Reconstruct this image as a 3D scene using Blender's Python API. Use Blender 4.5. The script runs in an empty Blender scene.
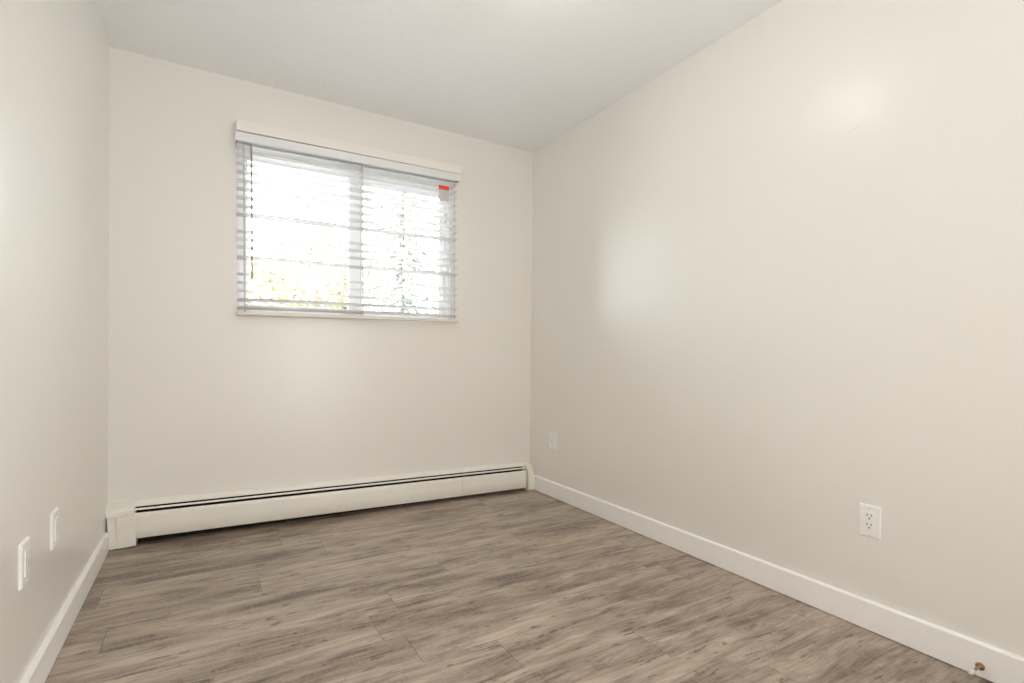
import bpy, bmesh, math, random
from mathutils import Vector, Matrix, Euler
random.seed(7)
C = bpy.context.scene.collection
SC = bpy.context.scene
PI = math.pi

# ------------------------------------------------------------------ camera
cam_d = bpy.data.cameras.new('camera'); cam = bpy.data.objects.new('camera', cam_d); C.objects.link(cam)
YAW, PIT, ROL = -0.5348, -0.0109, 0.01128
cy_, sy_ = math.cos(YAW), math.sin(YAW)
r0 = Vector((cy_, sy_, 0)); f0 = Vector((-sy_, cy_, 0)); u0 = Vector((0, 0, 1))
f1 = math.cos(PIT)*f0 + math.sin(PIT)*u0; u1 = -math.sin(PIT)*f0 + math.cos(PIT)*u0
r2 = math.cos(ROL)*r0 + math.sin(ROL)*u1; u2 = -math.sin(ROL)*r0 + math.cos(ROL)*u1
m = Matrix((r2, u2, -f1)).transposed().to_4x4(); m.translation = Vector((0.41262, -3.17321, 0.96235))
cam.matrix_world = m
cam_d.sensor_fit = 'HORIZONTAL'; cam_d.sensor_width = 36.0
cam_d.lens = 515.589/1024*36.0
cam_d.shift_y = 19.66/1024
cam_d.clip_start = 0.01; cam_d.clip_end = 200
SC.camera = cam

# ------------------------------------------------------------------ sky, big lights, exposure
W_ = bpy.data.worlds.new('sky'); SC.world = W_; W_.use_nodes = True
bg = W_.node_tree.nodes['Background']
# overcast sky: three times as bright overhead as at the horizon
ZENITH = 20.5
wt = W_.node_tree; tc = wt.nodes.new('ShaderNodeTexCoord'); sx_ = wt.nodes.new('ShaderNodeSeparateXYZ')
wt.links.new(tc.outputs['Generated'], sx_.inputs[0])
mr = wt.nodes.new('ShaderNodeMapRange'); wt.links.new(sx_.outputs[2], mr.inputs['Value'])
mr.inputs['From Min'].default_value = 0.0; mr.inputs['From Max'].default_value = 1.0
mr.inputs['To Min'].default_value = ZENITH/3; mr.inputs['To Max'].default_value = ZENITH
bg.inputs[0].default_value = (0.95, 0.98, 1.0, 1); wt.links.new(mr.outputs[0], bg.inputs[1])
# added fill lights: one behind the camera, one bounced off the ceiling beside it
def area(name, loc, rot, sx, sy, e, col):
    l = bpy.data.lights.new(name, 'AREA'); l.shape = 'RECTANGLE'; l.size = sx; l.size_y = sy; l.energy = e; l.color = col
    o = bpy.data.objects.new(name, l); C.objects.link(o); o.location = loc; o.rotation_euler = rot
E_REAR_FILL = 43.0; E_BOUNCE_FILL = 2.5
area('rear_fill_light', (1.45, -4.30, 1.25), (PI/2+0.08, 0, 0.95), 1.6, 2.1, E_REAR_FILL, (1.0, 0.99, 0.985))
area('bounce_fill_light', (0.60, -3.0, 1.9), (PI, 0, 0), 0.8, 0.5, E_BOUNCE_FILL, (1.0, 0.985, 0.97))
LAMP_STRENGTH = 6.0
vs = SC.view_settings
vs.view_transform = 'Standard'; vs.look = 'None'; vs.gamma = 1.0; vs.use_curve_mapping = False
vs.exposure = 0.38
try:
    SC.cycles.use_denoising = True
    SC.cycles.max_bounces = 16; SC.cycles.diffuse_bounces = 10; SC.cycles.transparent_max_bounces = 16
    SC.cycles.sample_clamp_indirect = 8.0
    SC.cycles.caustics_reflective = False
except Exception:
    pass

# ------------------------------------------------------------------ room numbers
RW, RH, RY = 2.4516, 2.44, -4.50      # width, height, rear wall
WT = 0.14
WIN = (0.556, 1.812, 1.186, 2.078)    # window opening x0 x1 z0 z1
TILT = 0.0118                          # the blind hangs level, the house has settled

# ------------------------------------------------------------------ material helpers
def mat(name, col, rough=0.5, spec=0.5, metal=0.0, coat=0.0):
    m = bpy.data.materials.new(name); m.use_nodes = True
    b = m.node_tree.nodes['Principled BSDF']
    b.inputs['Base Color'].default_value = (*col, 1); b.inputs['Roughness'].default_value = rough
    b.inputs['Specular IOR Level'].default_value = spec; b.inputs['Metallic'].default_value = metal
    b.inputs['Coat Weight'].default_value = coat
    return m
class NT:
    def __init__(s, m): s.t = m.node_tree; s.n = s.t.nodes; s.l = s.t.links; s.b = s.n['Principled BSDF']
    def new(s, typ, **k):
        n = s.n.new(typ)
        for a, v in k.items(): setattr(n, a, v)
        return n
    def put(s, sock, v):
        if hasattr(v, 'is_linked') or isinstance(v, bpy.types.NodeSocket): s.l.new(v, sock)
        else: sock.default_value = v
    def math(s, op, a, b=0.0, c=0.0):
        n = s.new('ShaderNodeMath', operation=op)
        for i, v in enumerate((a, b, c)): s.put(n.inputs[i], v)
        return n.outputs[0]
    def xyz(s, a, b, c):
        n = s.new('ShaderNodeCombineXYZ')
        for i, v in enumerate((a, b, c)): s.put(n.inputs[i], v)
        return n.outputs[0]
    def noise(s, vec, scale, detail=3.0, rough=0.5, dist=0.0):
        n = s.new('ShaderNodeTexNoise'); s.put(n.inputs['Vector'], vec)
        n.inputs['Scale'].default_value = scale; n.inputs['Detail'].default_value = detail
        n.inputs['Roughness'].default_value = rough; n.inputs['Distortion'].default_value = dist
        return n.outputs['Fac']
    def ramp(s, fac, stops):
        n = s.new('ShaderNodeValToRGB'); e = n.color_ramp.elements
        while len(e) < len(stops): e.new(0.5)
        for i, (p, c) in enumerate(stops): e[i].position = p; e[i].color = (*c, 1) if len(c) == 3 else c
        s.put(n.inputs[0], fac); return n.outputs[0]
    def mix(s, fac, a, b, mode='MIX'):
        n = s.new('ShaderNodeMix', data_type='RGBA', blend_type=mode)
        s.put(n.inputs[0], fac)
        for sock, v in ((n.inputs[6], a), (n.inputs[7], b)):
            if isinstance(v, tuple): sock.default_value = (*v, 1) if len(v) == 3 else v
            else: s.put(sock, v)
        return n.outputs[2]
    def bump(s, h, strength, dist):
        n = s.new('ShaderNodeBump'); n.inputs['Strength'].default_value = strength; n.inputs['Distance'].default_value = dist
        s.put(n.inputs['Height'], h); s.l.new(n.outputs[0], s.b.inputs['Normal'])
    def obj(s): return s.new('ShaderNodeTexCoord').outputs['Object']

def wall_paint(name, col, rough):
    m = mat(name, col, rough, 0.72); t = NT(m); o = t.obj()
    big = t.noise(o, 1.6, 3, 0.5)
    c = t.mix(big, tuple(x*0.975 for x in col), tuple(min(1, x*1.02) for x in col))
    t.l.new(c, t.b.inputs['Base Color'])
    h = t.math('ADD', t.math('MULTIPLY', t.noise(o, 7, 2), 1.0), t.math('MULTIPLY', t.noise(o, 90, 3), 0.06))
    t.bump(h, 0.05, 0.02)
    return m
M = {}
M['wall'] = wall_paint('satin_wall_paint', (0.832, 0.817, 0.780), 0.285)
M['ceiling'] = mat('stippled_ceiling', (0.915, 0.935, 0.955), 0.9, 0.2)
t = NT(M['ceiling']); o = t.obj()
hh = t.math('ADD', t.noise(o, 95, 4, 0.65), t.math('MULTIPLY', t.noise(o, 38, 2), 0.6)); t.bump(hh, 0.5, 0.009)
M['trim'] = mat('trim_paint', (0.93, 0.925, 0.91), 0.36)
M['cornice'] = mat('cream_board_paint', (0.87, 0.85, 0.81), 0.45)
M['enamel'] = mat('cream_enamel', (0.80, 0.765, 0.68), 0.32)
t = NT(M['enamel']); o = t.obj()
t.l.new(t.mix(t.noise(o, 9, 4), (0.85, 0.825, 0.76), (0.90, 0.885, 0.83)), t.b.inputs['Base Color'])
M['cap_yellow'] = mat('yellowed_enamel', (0.86, 0.82, 0.72), 0.35)
M['heater_shade'] = mat('shaded_heater_inside', (0.035, 0.028, 0.020), 0.9, 0.1, 0.0)  # near-black heater inside; shade in its slots and gap put into the colour
M['copper'] = mat('dull_copper', (0.30, 0.16, 0.09), 0.45, 0.5, 0.9)
M['plastic'] = mat('white_plastic', (0.90, 0.895, 0.885), 0.3)
M['slot'] = mat('dark_slot', (0.05, 0.045, 0.04), 0.7)
M['screw'] = mat('screw_paint', (0.70, 0.69, 0.66), 0.3, 0.5, 0.2)
M['brass'] = mat('aged_brass', (0.62, 0.50, 0.33), 0.32, 0.5, 0.85)
M['flange'] = mat('brown_brass', (0.30, 0.18, 0.10), 0.4, 0.5, 0.7)
M['rubber'] = mat('white_rubber', (0.80, 0.76, 0.68), 0.6)
M['vinyl'] = mat('white_vinyl', (0.90, 0.90, 0.92), 0.35)
M['slat'] = mat('white_slat', (0.80, 0.80, 0.81), 0.45)
M['headrail'] = mat('white_headrail', (0.80, 0.82, 0.84), 0.35)
M['rail'] = mat('bottom_rail_paint', (0.78, 0.755, 0.70), 0.4)
M['cord'] = mat('grey_cord', (0.52, 0.51, 0.51), 0.7)
M['wand'] = mat('clear_grey_wand', (0.33, 0.32, 0.33), 0.25)
M['red'] = mat('red_print', (0.75, 0.06, 0.03), 0.5)
M['tag'] = mat('grey_tag', (0.58, 0.56, 0.55), 0.5)
M['leaf_yellow'] = mat('yellow_green_leaf', (0.30, 0.34, 0.10), 0.6)
M['leaf_grey'] = mat('grey_green_needle', (0.14, 0.19, 0.13), 0.6)
for k, a, b in (('leaf_yellow', (0.15, 0.15, 0.075), (0.25, 0.235, 0.12)), ('leaf_grey', (0.25, 0.26, 0.25), (0.40, 0.41, 0.39))):
    t = NT(M[k]); t.l.new(t.mix(t.noise(t.obj(), 2.2, 3), a, b), t.b.inputs['Base Color'])
M['bark'] = mat('bark', (0.16, 0.12, 0.09), 0.9)
M['siding'] = mat('white_siding', (0.80, 0.80, 0.78), 0.7)
M['roof'] = mat('grey_shingle', (0.34, 0.33, 0.32), 0.85)
t = NT(M['roof']); t.l.new(t.mix(t.noise(t.obj(), 14, 3), (0.28, 0.27, 0.26), (0.42, 0.41, 0.40)), t.b.inputs['Base Color'])
M['fascia'] = mat('dark_fascia', (0.10, 0.09, 0.09), 0.7)
M['concrete'] = mat('pale_concrete', (0.38, 0.38, 0.35), 0.9)
t = NT(M['concrete']); t.l.new(t.mix(t.noise(t.obj(), 3, 4), (0.34, 0.34, 0.31), (0.43, 0.42, 0.39)), t.b.inputs['Base Color'])
# frosted lamp glass that gives off light
M['lamp'] = mat('lit_frosted_glass', (0.9, 0.88, 0.84), 0.4)
lb = M['lamp'].node_tree.nodes['Principled BSDF']
lb.inputs['Emission Color'].default_value = (1.0, 0.93, 0.84, 1); lb.inputs['Emission Strength'].default_value = LAMP_STRENGTH
# window glass: thin pane, mostly clear
M['glass'] = bpy.data.materials.new('pane_glass'); M['glass'].use_nodes = True
nt = M['glass'].node_tree; nt.nodes.clear()
out = nt.nodes.new('ShaderNodeOutputMaterial'); mx = nt.nodes.new('ShaderNodeMixShader')
tr = nt.nodes.new('ShaderNodeBsdfTransparent'); gl = nt.nodes.new('ShaderNodeBsdfGlossy'); fr = nt.nodes.new('ShaderNodeFresnel')
tr.inputs[0].default_value = (0.95, 0.97, 0.96, 1); gl.inputs['Roughness'].default_value = 0.02; fr.inputs[0].default_value = 1.45
nt.links.new(fr.outputs[0], mx.inputs[0]); nt.links.new(tr.outputs[0], mx.inputs[1]); nt.links.new(gl.outputs[0], mx.inputs[2]); nt.links.new(mx.outputs[0], out.inputs[0])

# floor: vinyl planks along x with random tone, grain, streaks and seams
PW, PL = 0.1825, 1.22
M['floor'] = mat('weathered_oak_plank', (0.24, 0.18, 0.14), 0.29)
t = NT(M['floor']); o = t.obj()
sp = t.new('ShaderNodeSeparateXYZ'); t.l.new(o, sp.inputs[0]); X, Y = sp.outputs[0], sp.outputs[1]
v = t.math('DIVIDE', t.math('ADD', Y, 1.6585), PW); row = t.math('FLOOR', v); fy = t.math('SUBTRACT', v, row)
# joint offset of a row: 1.0 - .258 r + .093 r (r+1)
off = t.math('ADD', t.math('SUBTRACT', 1.0, t.math('MULTIPLY', row, 0.258)),
             t.math('MULTIPLY', t.math('MULTIPLY', row, t.math('ADD', row, 1.0)), 0.093))
uu = t.math('DIVIDE', t.math('SUBTRACT', X, off), PL); col = t.math('FLOOR', uu); fx = t.math('SUBTRACT', uu, col)
wn = t.new('ShaderNodeTexWhiteNoise', noise_dimensions='2D'); t.l.new(t.xyz(row, col, 0.0), wn.inputs['Vector']); rnd = wn.outputs['Value']
zoff = t.math('MULTIPLY', rnd, 37.0)
warp = t.math('MULTIPLY', t.math('SUBTRACT', t.noise(t.xyz(t.math('MULTIPLY', X, 2.0), t.math('MULTIPLY', Y, 5.0), zoff), 1.0, 2), 0.5), 0.06)
Yw = t.math('ADD', Y, warp)
def V3(kx, ky, add=0.0): return t.xyz(t.math('MULTIPLY', X, kx), t.math('MULTIPLY', Yw, ky), t.math('ADD', zoff, add))
g1 = t.noise(V3(1.9, 17.0), 1.0, 6, 0.68, 0.9)            # broad grain
g2 = t.noise(V3(10.0, 120.0, 5.0), 1.0, 4, 0.65)          # fine grain
bl = t.noise(V3(2.0, 5.5, 9.0), 1.0, 5, 0.62, 0.5)        # weathered patches
tone = t.math('ADD', t.math('ADD', t.math('MULTIPLY', g1, 0.55), t.math('MULTIPLY', g2, 0.27)),
              t.math('ADD', t.math('MULTIPLY', bl, 0.45), t.math('MULTIPLY', rnd, 0.03)))
base = t.ramp(tone, [(0.53, (0.127, 0.095, 0.072)), (0.60, (0.262, 0.201, 0.156)), (0.69, (0.402, 0.327, 0.262)), (0.79, (0.56, 0.46, 0.385))])
st = t.noise(V3(9.0, 46.0, 3.0), 1.0, 4, 0.72, 0.6)       # short dark dashes
sm = t.ramp(st, [(0.0, (0, 0, 0)), (0.585, (0, 0, 0)), (0.655, (1, 1, 1)), (1.0, (1, 1, 1))])
base = t.mix(t.math('MULTIPLY', sm, 0.85), base, (0.082, 0.058, 0.042))
kn = t.noise(V3(7.0, 15.0, 21.0), 1.0, 2, 0.5)            # knots
km = t.ramp(kn, [(0.0, (0, 0, 0)), (0.71, (0, 0, 0)), (0.77, (1, 1, 1)), (1.0, (1, 1, 1))])
base = t.mix(t.math('MULTIPLY', km, 0.55), base, (0.075, 0.052, 0.040))
hat = t.noise(t.xyz(t.math('MULTIPLY', X, 120.0), t.math('MULTIPLY', Y, 30.0), zoff), 1.0, 3, 0.7)
base = t.mix(t.math('MULTIPLY', t.math('SUBTRACT', hat, 0.44), 1.1), base, (0.45, 0.375, 0.31))
sl = t.math('LESS_THAN', t.math('MINIMUM', fx, t.math('SUBTRACT', 1.0, fx)), 0.0011)
sw = t.math('LESS_THAN', t.math('MINIMUM', fy, t.math('SUBTRACT', 1.0, fy)), 0.0040)
base = t.mix(t.math('MULTIPLY', t.math('MAXIMUM', sl, t.math('MULTIPLY', sw, 0.45)), 0.55), base, (0.06, 0.045, 0.035))
t.l.new(base, t.b.inputs['Base Color'])
t.bump(t.math('ADD', t.math('MULTIPLY', g2, 0.5), hat), 0.12, 0.002)

# ------------------------------------------------------------------ mesh helpers
def box(bm, x0, x1, y0, y1, z0, z1, bev=0.0, seg=2):
    vs_ = [bm.verts.new(p) for p in ((x0,y0,z0),(x1,y0,z0),(x1,y1,z0),(x0,y1,z0),(x0,y0,z1),(x1,y0,z1),(x1,y1,z1),(x0,y1,z1))]
    fs = [bm.faces.new([vs_[i] for i in q]) for q in ((0,3,2,1),(4,5,6,7),(0,1,5,4),(1,2,6,5),(2,3,7,6),(3,0,4,7))]
    if bev:
        es = list({e for f in fs for e in f.edges})
        bmesh.ops.bevel(bm, geom=es, offset=bev, segments=seg, affect='EDGES', profile=0.5)
def prism(bm, pts, a0, a1, axis='x'):
    """closed outline pts (two coordinates) swept between a0 and a1 along an axis"""
    def P(a, p): return (a, p[0], p[1]) if axis == 'x' else ((p[0], a, p[1]) if axis == 'y' else (p[0], p[1], a))
    A = [bm.verts.new(P(a0, p)) for p in pts]; B = [bm.verts.new(P(a1, p)) for p in pts]
    n = len(pts)
    for i in range(n): bm.faces.new((A[i], A[(i+1) % n], B[(i+1) % n], B[i]))
    bm.faces.new(A[::-1]); bm.faces.new(B)
def sheet(bm, path, th, a0, a1):
    """an open bent-metal profile path (y,z) with thickness th, swept along x"""
    L = []
    for i, p in enumerate(path):
        a = Vector(path[max(i-1, 0)]); b = Vector(path[min(i+1, len(path)-1)])
        d = (b-a).normalized(); L.append((p[0]-d.y*th, p[1]+d.x*th))
    prism(bm, list(path) + L[::-1], a0, a1)
def lathe(bm, prof, axis_m=Matrix(), n=24):
    rings = []
    for r, z in prof:
        rings.append([bm.verts.new(axis_m @ Vector((r*math.cos(2*PI*k/n), r*math.sin(2*PI*k/n), z))) for k in range(n)])
    for a, b in zip(rings, rings[1:]):
        for k in range(n): bm.faces.new((a[k], a[(k+1) % n], b[(k+1) % n], b[k]))
    bm.faces.new(rings[0][::-1]); bm.faces.new(rings[-1])
def tube(bm, p, q, r, n=8):
    p, q = Vector(p), Vector(q); d = q-p
    mt = Matrix.Translation(p) @ d.to_track_quat('Z', 'Y').to_matrix().to_4x4()
    lathe(bm, [(r, 0), (r, d.length)], mt, n)
def obj(name, bm, m, parent=None, smooth=False):
    bmesh.ops.recalc_face_normals(bm, faces=bm.faces)
    me = bpy.data.meshes.new(name); bm.to_mesh(me); bm.free(); me.materials.append(m)
    if smooth:
        for p in me.polygons: p.use_smooth = True
        try: me.set_sharp_from_angle(angle=0.7)
        except Exception: pass
    o = bpy.data.objects.new(name, me); C.objects.link(o)
    if parent: o.parent = parent
    return o
def thing(name, label, cat, loc=(0, 0, 0), rot=(0, 0, 0), group=None):
    o = bpy.data.objects.new(name, None); C.objects.link(o); o.location = loc; o.rotation_euler = rot
    o.empty_display_size = 0.05; o['label'] = label; o['category'] = cat
    if group: o['group'] = group
    return o
def struct(name, bm, m, label=None, cat=None, parent=None, smooth=False):
    o = obj(name, bm, m, parent, smooth)
    if not parent:
        o['kind'] = 'structure'
        if label: o['label'] = label; o['category'] = cat
    return o
def nb(): return bmesh.new()

# ------------------------------------------------------------------ room shell
b = nb(); box(b, -WT, RW+WT, RY-1.3, WT, -0.12, 0.0); struct('floor', b, M['floor'], 'grey brown weathered oak plank floor', 'floor')
b = nb(); box(b, -WT, RW+WT, RY-WT, WT, RH, RH+0.12); struct('ceiling', b, M['ceiling'], 'white stippled ceiling', 'ceiling')
b = nb(); box(b, -WT, 0, RY-WT, WT, 0, RH); struct('wall_left', b, M['wall'], 'cream painted wall on the left with two wall plates', 'wall')
b = nb(); box(b, RW, RW+WT, RY-WT, WT, 0, RH); struct('wall_right', b, M['wall'], 'long cream painted wall on the right with soft window reflection', 'wall')
b = nb(); x0, x1, z0, z1 = WIN
# one shell with the window hole, built as a grid without inner seams
def holed_wall(bm, xs, zs, hole, ya, yb):
    V = {}
    def vv(i, k, y):
        if (i, k, y) not in V: V[(i, k, y)] = bm.verts.new((xs[i], y, zs[k]))
        return V[(i, k, y)]
    for i in range(3):
        for k in range(len(zs)-1):
            if (i, k) in hole: continue
            for y in (ya, yb): bm.faces.new((vv(i,k,y), vv(i+1,k,y), vv(i+1,k+1,y), vv(i,k+1,y)))
            for (i2, k2, e) in ((i-1,k,((i,k),(i,k+1))), (i+1,k,((i+1,k),(i+1,k+1))), (i,k-1,((i,k),(i+1,k))), (i,k+1,((i,k+1),(i+1,k+1)))):
                solid = 0 <= i2 < 3 and 0 <= k2 < len(zs)-1 and (i2, k2) not in hole
                if not solid:
                    (p, q), (r, s) = e
                    bm.faces.new((vv(p,q,ya), vv(r,s,ya), vv(r,s,yb), vv(p,q,yb)))
holed_wall(b, (0, x0, x1, RW), (0, z0, z1, RH), {(1, 1)}, 0.0, WT)
struct('wall_back', b, M['wall'], 'cream painted end wall with the window', 'wall')
b = nb(); holed_wall(b, (0, 1.53, 2.37, RW), (0, 2.04, RH), {(1, 0)}, RY-WT, RY)
struct('wall_rear', b, M['wall'], 'cream painted wall with the doorway behind the viewer', 'wall')

# the hallway beyond the doorway: a closed shell, so that no open sky shines in from behind
b = nb(); HY0, HY1, HX0_, HX1_ = RY-1.3, RY-WT, 0.9, 3.1
box(b, HX0_, HX1_, HY0, HY0+0.1, 0, RH); box(b, HX0_, HX0_+0.1, HY0+0.1, HY1, 0, RH); box(b, HX1_-0.1, HX1_, HY0+0.1, HY1, 0, RH)
box(b, HX0_, HX1_, HY0, HY1, RH, RH+0.1); box(b, RW+WT, HX1_, HY1-0.02, HY1+0.1, 0, RH); box(b, RW+WT-0.02, HX1_, HY0, HY1, -0.12, 0)
struct('wall_hall', b, M['wall'], 'cream hallway shell behind the viewer', 'wall')

# two small smears of filler left proud on the right wall
rw = bpy.data.objects['wall_right']
for (ya, za, yb, zb, w) in ((-2.146, 1.803, -2.204, 1.820, 0.007), (-2.154, 1.7255, -2.180, 1.724, 0.004)):
    b = nb(); bmesh.ops.create_icosphere(b, subdivisions=3, radius=1.0)
    L = math.hypot(yb-ya, zb-za)/2; an = math.atan2(zb-za, yb-ya)
    mm = Matrix.Translation((RW, (ya+yb)/2, (za+zb)/2)) @ Matrix.Rotation(an, 4, 'X') @ Matrix.Diagonal((0.0011, L, w, 1))
    for v_ in b.verts:
        k = 1 + 0.35*math.sin(5*v_.co.y+1.0)*math.cos(4*v_.co.z); v_.co = mm @ Vector((v_.co.x, v_.co.y, v_.co.z*k))
    obj('filler_smear', b, M['wall'], rw, True)

# baseboards: square-edged, with an eased top edge, small caulk line at the wall
def baseboard(name, side, y0, y1, h, label):
    b = nb(); th = 0.014
    pr = [(0, 0.003), (th, 0.003), (th, h-0.004), (th-0.004, h), (0.0, h+0.0012)]
    if side < 0: pts = [(p[0]+0.0, p[1]) for p in pr]
    else: pts = [(RW-p[0], p[1]) for p in pr]
    prism(b, pts, y0, y1, 'y'); struct(name, b, M['trim'], label, 'baseboard')
baseboard('baseboard_left', -1, RY, -0.085, 0.0964, 'white baseboard along the left wall')
baseboard('baseboard_right', 1, RY, -0.070, 0.103, 'white baseboard along the right wall')

# ------------------------------------------------------------------ window (slider) in the back wall
win = bpy.data.objects.new('window_1', None); C.objects.link(win); win.location = (x0, 0.0, z0)
win['kind'] = 'structure'; win['label'] = 'white framed two pane sliding window behind the blind'; win['category'] = 'window'
ww, wh = x1-x0, z1-z0
def frame(name, X0, X1, Z0, Z1, wd, Y0, Y1, par, m):
    b = nb()
    box(b, X0, X0+wd, Y0, Y1, Z0, Z1, 0.003); box(b, X1-wd, X1, Y0, Y1, Z0, Z1, 0.003)
    box(b, X0+wd-.002, X1-wd+.002, Y0, Y1, Z0, Z0+wd, 0.003); box(b, X0+wd-.002, X1-wd+.002, Y0, Y1, Z1-wd, Z1, 0.003)
    return obj(name, b, m, par)
frame('window_frame', 0.0, ww, 0.0, wh, 0.020, 0.035, 0.125, win, M['vinyl'])
midx = 1.197-x0
for nm, X0, X1, Y0 in (('sash', 0.018, midx+0.030, 0.050), ('sash', midx-0.030, ww-0.018, 0.084)):
    s = frame(nm, X0, X1, 0.018, wh-0.018, 0.030, Y0, Y0+0.028, win, M['vinyl'])
    b = nb(); box(b, X0+0.027, X1-0.027, Y0+0.012, Y0+0.016, 0.044, wh-0.044); obj('pane', b, M['glass'], s)
b = nb(); box(b, midx-0.042, midx+0.040, 0.044, 0.0495, 0.021, wh-0.021, 0.002); obj('meeting_stile', b, M['vinyl'], win)
b = nb(); box(b, midx+0.012, midx+0.028, 0.034, 0.046, 0.40, 0.50, 0.003); obj('latch', b, M['vinyl'], win)

# painted board over the blind
b = nb(); bx0, bx1 = 0.5420, 1.8460
box(b, 0, bx1-bx0, -0.0850, 0.0, 0, 0.0570, 0.004)
o = struct('trim_1', b, M['cornice'], 'cream painted board across the top of the window blind', 'trim')
o.location = (bx0, 0, 2.1340); o.rotation_euler = (0, -0.0085, 0)

# ------------------------------------------------------------------ venetian blind
BX0, BX1 = 0.5485, 1.8440
bl_ = thing('venetian_blind', 'white two inch venetian blind with open slats hanging over the window', 'blind', (BX0, 0, 1.160), (0, -TILT, 0))
BW = BX1-BX0; ZB = 1.160
# curved headrail valance with short returns at the ends
b = nb()
pth = [(-0.068, 0.926), (-0.072, 0.931), (-0.072, 0.937), (-0.074, 0.946), (-0.077, 0.955), (-0.079, 0.961), (-0.0790, 0.968)]
sheet(b, [(p[0], p[1]) for p in pth], 0.003, 0.0, BW+0.006)
hv = obj('headrail_valance', b, M['headrail'], bl_, True)
for xa, xb in ((0.0, 0.003), (BW+0.003, BW+0.006)):
    b = nb(); box(b, xa, xb, -0.072, -0.002, 0.927, 0.968, 0.001); obj('end_return', b, M['headrail'], hv)
b = nb(); box(b, 0.012, BW-0.010, -0.062, -0.008, 0.930, 0.967, 0.002); obj('headrail', b, M['headrail'], bl_)
# the slats: slightly crowned, flat open, three of them fallen onto the next one
zs = [2.066, 2.0205, 1.976, 1.9316, 1.8864, 1.8417, 1.7954, 1.7502, 1.7080, 1.7035, 1.614, 1.571, 1.528, 1.477, 1.4725, 1.384, 1.340, 1.296, 1.250, 1.2455, 1.2080, 1.2035]
b = nb(); SY = -0.038
for i, z in enumerate(zs):
    z -= ZB + 0.0012
    tilt = random.uniform(-0.02, 0.02) - 0.17; hw = 0.0250
    dz = [random.uniform(-0.0012, 0.0012) for _ in range(5)]
    top, bot = [], []
    for k in range(7):
        u = -1+2*k/6
        top.append((u*hw, 0.0022*(1-u*u) + 0.0014)); bot.append((u*hw, 0.0022*(1-u*u) - 0.0014))
    pts = top + bot[::-1]; n = len(pts); rings = []
    for q in range(5):
        xx = 0.006 + (BW-0.012)*q/4
        rings.append([b.verts.new((xx, SY + p[0]*math.cos(tilt), z + dz[q] + p[1] + p[0]*math.sin(tilt))) for p in pts])
    for A, B in zip(rings, rings[1:]):
        for k in range(n): b.faces.new((A[k], A[(k+1) % n], B[(k+1) % n], B[k]))
    b.faces.new(rings[0][::-1]); b.faces.new(rings[-1])
obj('slats', b, M['slat'], bl_, True)
b = nb(); box(b, 0.002, BW-0.002, SY-0.0265, SY+0.0265, 0.003, 0.0215, 0.004); obj('bottom_rail', b, M['rail'], bl_)
# ladder cords: two verticals and a rung under each slat, at three places
for xx in (0.040, 0.668, BW-0.030):
    b = nb()
    for yy in (SY-0.0275, SY+0.0275): tube(b, (xx, yy, 0.02), (xx, yy, 0.945), 0.0013, 6)
    for z in zs: tube(b, (xx, SY-0.0275, z-ZB-0.0035), (xx, SY+0.0275, z-ZB-0.0035), 0.0008, 5)
    tube(b, (xx+0.004, SY, 0.02), (xx+0.004, SY, 0.945), 0.0009, 6)
    obj('ladder_cord', b, M['cord'], bl_)
b = nb(); wx = 0.6245-BX0
lathe(b, [(0.0040, 0.198), (0.0056, 0.200), (0.0056, 0.230), (0.0042, 0.240), (0.0042, 0.915), (0.0018, 0.920), (0.0018, 0.940)], Matrix.Translation((wx, -0.0685, 0)), 10)
wd = obj('tilt_wand', b, M['wand'], bl_, True)
# warning tag hanging on the front of the top slats
b = nb(); tx0, tx1 = 1.703-BX0, 1.772-BX0
prism(b, [(-0.0660, 0.782), (-0.0660, 0.880), (-0.0645, 0.880), (-0.0645, 0.782)], tx0, tx1)
tg = obj('warning_tag', b, M['tag'], bl_); tg['label'] = 'grey warning tag with a red head'
b = nb(); box(b, tx0-0.0005, tx1+0.0005, -0.0670, -0.0640, 0.854, 0.8805); obj('red_band', b, M['red'], tg)

# ------------------------------------------------------------------ baseboard heater (tilts down slightly to the right like the floor line)
HS = 0.0112
ht = thing('baseboard_heater', 'long cream hydronic baseboard heater below the window', 'heater', (0.117, 0.0, 0.0), (0, HS, 0))
HX1 = 2.385-0.117; HJ = 1.878-0.117
b = nb(); sheet(b, [(-0.0315, 0.1915), (-0.0315, 0.2020), (-0.028, 0.2075), (-0.014, 0.2135), (-0.002, 0.2165)], 0.002, -0.016, HX1+0.02)
obj('top_hood', b, M['enamel'], ht, True)
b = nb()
prism(b, [(-0.014, 0.001), (HX1+0.02, 0.0015+HS*HX1), (HX1+0.02, 0.2135), (-0.014, 0.2135)], -0.0035, -0.0005, 'y'); obj('back_plate', b, M['heater_shade'], ht)  # dark plate stands in for shade behind the slots and under the panel
# damper blade seen as the thin line between the two dark slots
b = nb(); sheet(b, [(-0.0605, 0.1800), (-0.0560, 0.1835), (-0.0480, 0.1850)], 0.0020, -0.014, HX1); obj('damper', b, M['enamel'], ht, True)
for xa, xb, dy in ((-0.014, HJ-0.0008, 0.0), (HJ+0.0008, HX1-0.004, 0.0012)):
    b = nb()
    sheet(b, [(-0.046, 0.044), (-0.066, 0.0445), (-0.0680, 0.047), (-0.0680, 0.100), (-0.0675, 0.150), (-0.0660, 0.1590), (-0.063, 0.1640), (-0.058, 0.1655)], 0.0016, xa, xb)
    o = obj('front_panel', b, M['enamel'], ht, True); o.location = (0, dy, 0)
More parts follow.
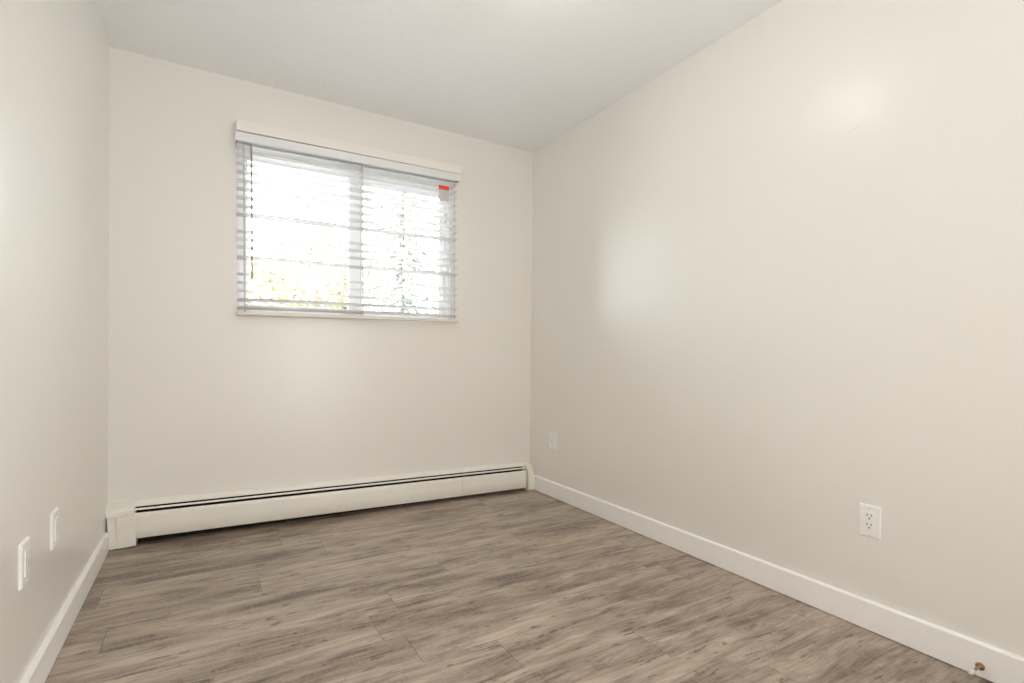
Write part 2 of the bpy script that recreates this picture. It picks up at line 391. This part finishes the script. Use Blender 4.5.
# element: copper pipe with a pack of fins
b = nb(); tube(b, (-0.02, -0.034, 0.105), (HX1+0.01, -0.034, 0.105), 0.011, 14); pipe = obj('heating_pipe', b, M['copper'], ht, True)
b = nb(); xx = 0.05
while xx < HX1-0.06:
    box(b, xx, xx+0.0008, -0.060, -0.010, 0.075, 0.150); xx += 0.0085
obj('fins', b, M['heater_shade'], pipe)
b = nb()
for xx in (0.30, 0.92, 1.54, 2.10):
    b = nb(); box(b, xx, xx+0.018, -0.063, -0.004, 0.060, 0.072, 0.001); obj('bracket', b, M['heater_shade'], ht)
# left end cap: hood, narrow side strip and box cover; it leans a little
cap = nb()
box(cap, 0.0345, 0.1080, -0.0795, -0.004, 0.004, 0.1570, 0.003)
lc = obj('end_cap', cap, M['enamel'], ht); lc.location = (-0.117+0.0125, 0, 0.0); lc.rotation_euler = (0, -0.055-HS, 0)
b = nb(); box(b, 0.0, 0.0335, -0.0735, -0.004, 0.004, 0.1575, 0.002); obj('side_strip', b, M['enamel'], lc)
b = nb(); prism(b, [(-0.002, 0.158), (-0.0815, 0.158), (-0.0825, 0.161), (-0.0810, 0.181), (-0.072, 0.195), (-0.050, 0.206), (-0.002, 0.211)], -0.0015, 0.1095); obj('hood', b, M['enamel'], lc)
# right end cap: rounded profile in the corner, yellowed, with a small knob dimple
cap = nb()
prism(cap, [(-0.002, 0.0), (-0.080, 0.0), (-0.090, 0.010), (-0.092, 0.050), (-0.089, 0.100), (-0.080, 0.140), (-0.062, 0.166), (-0.035, 0.179), (-0.002, 0.182)], 0.0, 0.0480)
bmesh.ops.bevel(cap, geom=[e for e in cap.edges if abs(e.verts[0].co.x-e.verts[1].co.x) < 1e-6 and e.verts[0].co.x > 0.02], offset=0.004, segments=2, affect='EDGES')
rc = obj('end_cap', cap, M['cap_yellow'], ht, True)
rc.location = (2.3890-0.117, 0, (2.3890-0.117)*HS+0.0005); rc.rotation_euler = (0, -HS, 0)
b = nb(); lathe(b, [(0.009, 0), (0.009, 0.003), (0.006, 0.005)], Matrix.Translation((0.031, -0.0745, 0.149)) @ Matrix.Rotation(0.98, 4, 'X'), 14); obj('screw_cap', b, M['cap_yellow'], rc, True)

# ------------------------------------------------------------------ wall plates (built facing -y, then turned)
def wall_plate(label, loc, rz, w=0.0700, h=0.1140, sockets=True, group=None):
    r = thing('electrical_outlet' if sockets else 'wall_plate', label, 'outlet' if sockets else 'wall plate', loc, (0, 0, rz), group)
    b = nb(); th = 0.0065
    pf, pb = (w/2-0.0035, h/2-0.0035), (w/2, h/2)
    A = [b.verts.new((sx*pb[0], 0, sz*pb[1])) for sx, sz in ((-1,-1),(1,-1),(1,1),(-1,1))]
    D = [b.verts.new((sx*pb[0], -0.0025, sz*pb[1])) for sx, sz in ((-1,-1),(1,-1),(1,1),(-1,1))]
    E_ = [b.verts.new((sx*pf[0], -th, sz*pf[1])) for sx, sz in ((-1,-1),(1,-1),(1,1),(-1,1))]
    for P, Q in ((A, D), (D, E_)):
        for k in range(4): b.faces.new((P[k], P[(k+1) % 4], Q[(k+1) % 4], Q[k]))
    b.faces.new(A[::-1]); b.faces.new(E_)
    obj('plate', b, M['plastic'], r)
    b = nb(); box(b, -0.0165, 0.0165, -0.0090, -0.0050, -0.0335, 0.0335, 0.0012); ins = obj('receptacle', b, M['plastic'], r)
    if sockets:
        for zc in (0.0165, -0.0165):
            b = nb()
            box(b, -0.0078, -0.0052, -0.0094, -0.0070, zc+0.0010, zc+0.0100)
            box(b, 0.0052, 0.0078, -0.0094, -0.0070, zc+0.0020, zc+0.0092)
            lathe(b, [(0.0027, 0.0070), (0.0027, 0.0094)], Matrix.Translation((0, 0, zc-0.0062)) @ Matrix.Rotation(PI/2, 4, 'X'), 12)
            obj('socket_slots', b, M['slot'], ins)
    else:
        b = nb(); box(b, -0.0060, 0.0060, -0.0105, -0.0085, -0.008, 0.008, 0.001); obj('jack', b, M['screw'], ins)
    for zc in (h/2-0.010, -h/2+0.010):
        b = nb(); lathe(b, [(0.0030, 0.0055), (0.0030, 0.0070), (0.0022, 0.0075)], Matrix.Translation((0, 0, zc)) @ Matrix.Rotation(PI/2, 4, 'X'), 12); obj('screw', b, M['screw'], r)
    return r
G = 'white wall plates on the left wall'
# facing -x on the right wall: local -y -> world -x means rotate by -90 deg
wall_plate('white duplex outlet on the right wall above the long baseboard, nearer and larger one', (RW, -2.2512, 0.3868), -PI/2)
wall_plate('small white wall plate on the right wall beside the far corner and heater end', (RW, -0.2920, 0.3840), -PI/2, 0.0760, 0.1160, sockets=False)
wall_plate('white wall plate on the left wall nearest the viewer, at the photo edge', (0, -1.3610, 0.4030), PI/2, 0.0760, 0.1170, False, G)
wall_plate('white wall plate on the left wall farther from viewer, toward the heater', (0, -1.0480, 0.4010), PI/2, 0.0760, 0.1150, False, G)

# ------------------------------------------------------------------ door stop on the right baseboard
ds = thing('door_stop', 'small brass door stop with white tip on the right baseboard', 'door stop', (RW-0.014, -2.5650, 0.0350), (0, -PI/2+0.08, 0))
b = nb(); lathe(b, [(0.0112, -0.0005), (0.0112, 0.002), (0.008, 0.005), (0.006, 0.007)], n=24); obj('flange', b, M['flange'], ds, True)
b = nb(); lathe(b, [(0.0042, 0.006), (0.0042, 0.060), (0.0058, 0.062)], n=18); obj('rod', b, M['brass'], ds, True)
b = nb(); lathe(b, [(0.0078, 0.060), (0.0087, 0.063), (0.0087, 0.072), (0.0070, 0.076), (0.003, 0.077)], n=20); obj('tip', b, M['rubber'], ds, True)

# ------------------------------------------------------------------ the room's ceiling lamp (just above the frame; lights the wall and ceiling)
cl = thing('ceiling_lamp', 'round frosted ceiling lamp in the middle of the white ceiling', 'lamp', (1.42, -1.66, RH))
b = nb(); lathe(b, [(0.125, -0.001), (0.125, -0.030), (0.115, -0.038), (0.05, -0.038)], n=40); obj('base', b, M['trim'], cl, True)
b = nb(); lathe(b, [(0.113, -0.0385), (0.119, -0.070), (0.118, -0.110), (0.105, -0.140), (0.080, -0.165), (0.045, -0.180), (0.012, -0.183)], n=40); obj('lamp_shade', b, M['lamp'], cl, True)

# ------------------------------------------------------------------ outside: lawn, neighbour's house, trees
GZ = -0.9
b = nb(); box(b, -30, 40, WT+0.02, 60, GZ-0.2, GZ); o = struct('ground', b, M['concrete'], 'pale concrete yard outside the window', 'ground')
def leaf_cloud(bm, c, rad, n, size, seed, squash=1.0):
    rg = random.Random(seed)
    for _ in range(n):
        while True:
            p = Vector((rg.uniform(-1, 1), rg.uniform(-1, 1), rg.uniform(-1, 1)))
            if 0.35 < p.length < 1: break
        p = Vector((p.x*rad, p.y*rad, p.z*rad*squash)) + Vector(c)
        e = Euler((rg.uniform(0, PI), rg.uniform(0, PI), rg.uniform(0, 2*PI))).to_matrix(); s = size*rg.uniform(0.6, 1.3)
        bm.faces.new([bm.verts.new(p + e @ Vector(q)) for q in ((-s, 0, 0), (0, -s*0.45, s*0.1), (s, 0, 0), (0, s*0.45, s*0.1))])
def leafy_tree(label, loc, height, blobs, seed, lm, size):
    r = thing('leafy_tree', label, 'tree', loc)
    b = nb(); lathe(b, [(0.16, -0.02), (0.11, height*0.3), (0.07, height*0.6), (0.03, height*0.8)], n=10)
    rg = random.Random(seed)
    for (x, y, z, rd) in blobs: tube(b, (0, 0, height*0.35), (x, y, z), 0.035, 6)
    obj('trunk', b, M['bark'], r, True)
    b = nb()
    for i, (x, y, z, rd) in enumerate(blobs): leaf_cloud(b, (x, y, z), rd, int(520*rd), size, seed+i, 0.8)
    obj('crown', b, lm, r)
leafy_tree('yellow green leafy tree outside the left window pane', (2.55, 9.0, GZ), 5.0, [(-1.2, 0, 3.1, .9), (0, .3, 3.6, 1.2), (1.0, -.2, 3.2, .9), (.5, .2, 2.4, .8), (-.5, .1, 2.5, .6)], 11, M['leaf_yellow'], 0.10)
def conifer(label, loc, height, rad, seed):
    r = thing('spruce_tree', label, 'tree', loc)
    b = nb(); lathe(b, [(0.05, -0.02), (0.01, height*0.97)], n=10); obj('trunk', b, M['bark'], r, True)
    b = nb(); rg = random.Random(seed); z = 0.35
    while z < height:
        R = rad*(1-z/height)+0.05; nbr = max(5, int(16*R))
        for k in range(nbr):
            a = 2*PI*(k+rg.random())/nbr; L = R*rg.uniform(0.75, 1.05)
            for j in range(int(12+22*L)):
                s_ = rg.uniform(0.03, 1); p = Vector((math.cos(a)*L*s_, math.sin(a)*L*s_, z-0.25*L*s_+rg.uniform(-.04, .04)))
                e = Euler((rg.uniform(-.7, .7), rg.uniform(0, .8), a+rg.uniform(-.8, .8))).to_matrix(); q = rg.uniform(.05, .10)
                b.faces.new([b.verts.new(p + e @ Vector(w)) for w in ((-q, 0, 0), (0, -q*.35, 0), (q, 0, 0), (0, q*.35, 0))])
        z += 0.17
    obj('branches', b, M['leaf_grey'], r)
conifer('grey green spruce tree outside the right window pane', (3.30, 5.4, GZ), 6.4, 1.45, 21)
conifer('dark spruce tree behind and right of the nearer spruce', (6.9, 9.0, GZ), 7.2, 1.7, 22)
# neighbour's house: white siding, shallow gable, dark rake board
hs = thing('neighbour_house', 'white sided house with grey roof beyond the window', 'house', (1.0, 11.0, GZ))
b = nb(); prism(b, [(-5.0, 0), (2.6, 0), (2.6, 2.92), (-1.2, 4.47), (-5.0, 2.92)], 0, 6, 'y'); obj('wall', b, M['siding'], hs)
b = nb()
prism(b, [(-1.2, 4.50), (-5.5, 4.50-4.3*0.408), (-5.5, 4.57-4.3*0.408), (-1.2, 4.57), (3.1, 4.57-4.3*0.408), (3.1, 4.50-4.3*0.408)], -0.35, 6.3, 'y')
obj('roof', b, M['roof'], hs)
for sx in (-1, 1):
    b = nb(); prism(b, [(-1.2, 4.49), (-1.2+sx*4.32, 4.49-4.32*0.408), (-1.2+sx*4.32, 4.555-4.32*0.408), (-1.2, 4.555)], -0.39, -0.355, 'y')
    obj('rake_board', b, M['fascia'], hs)
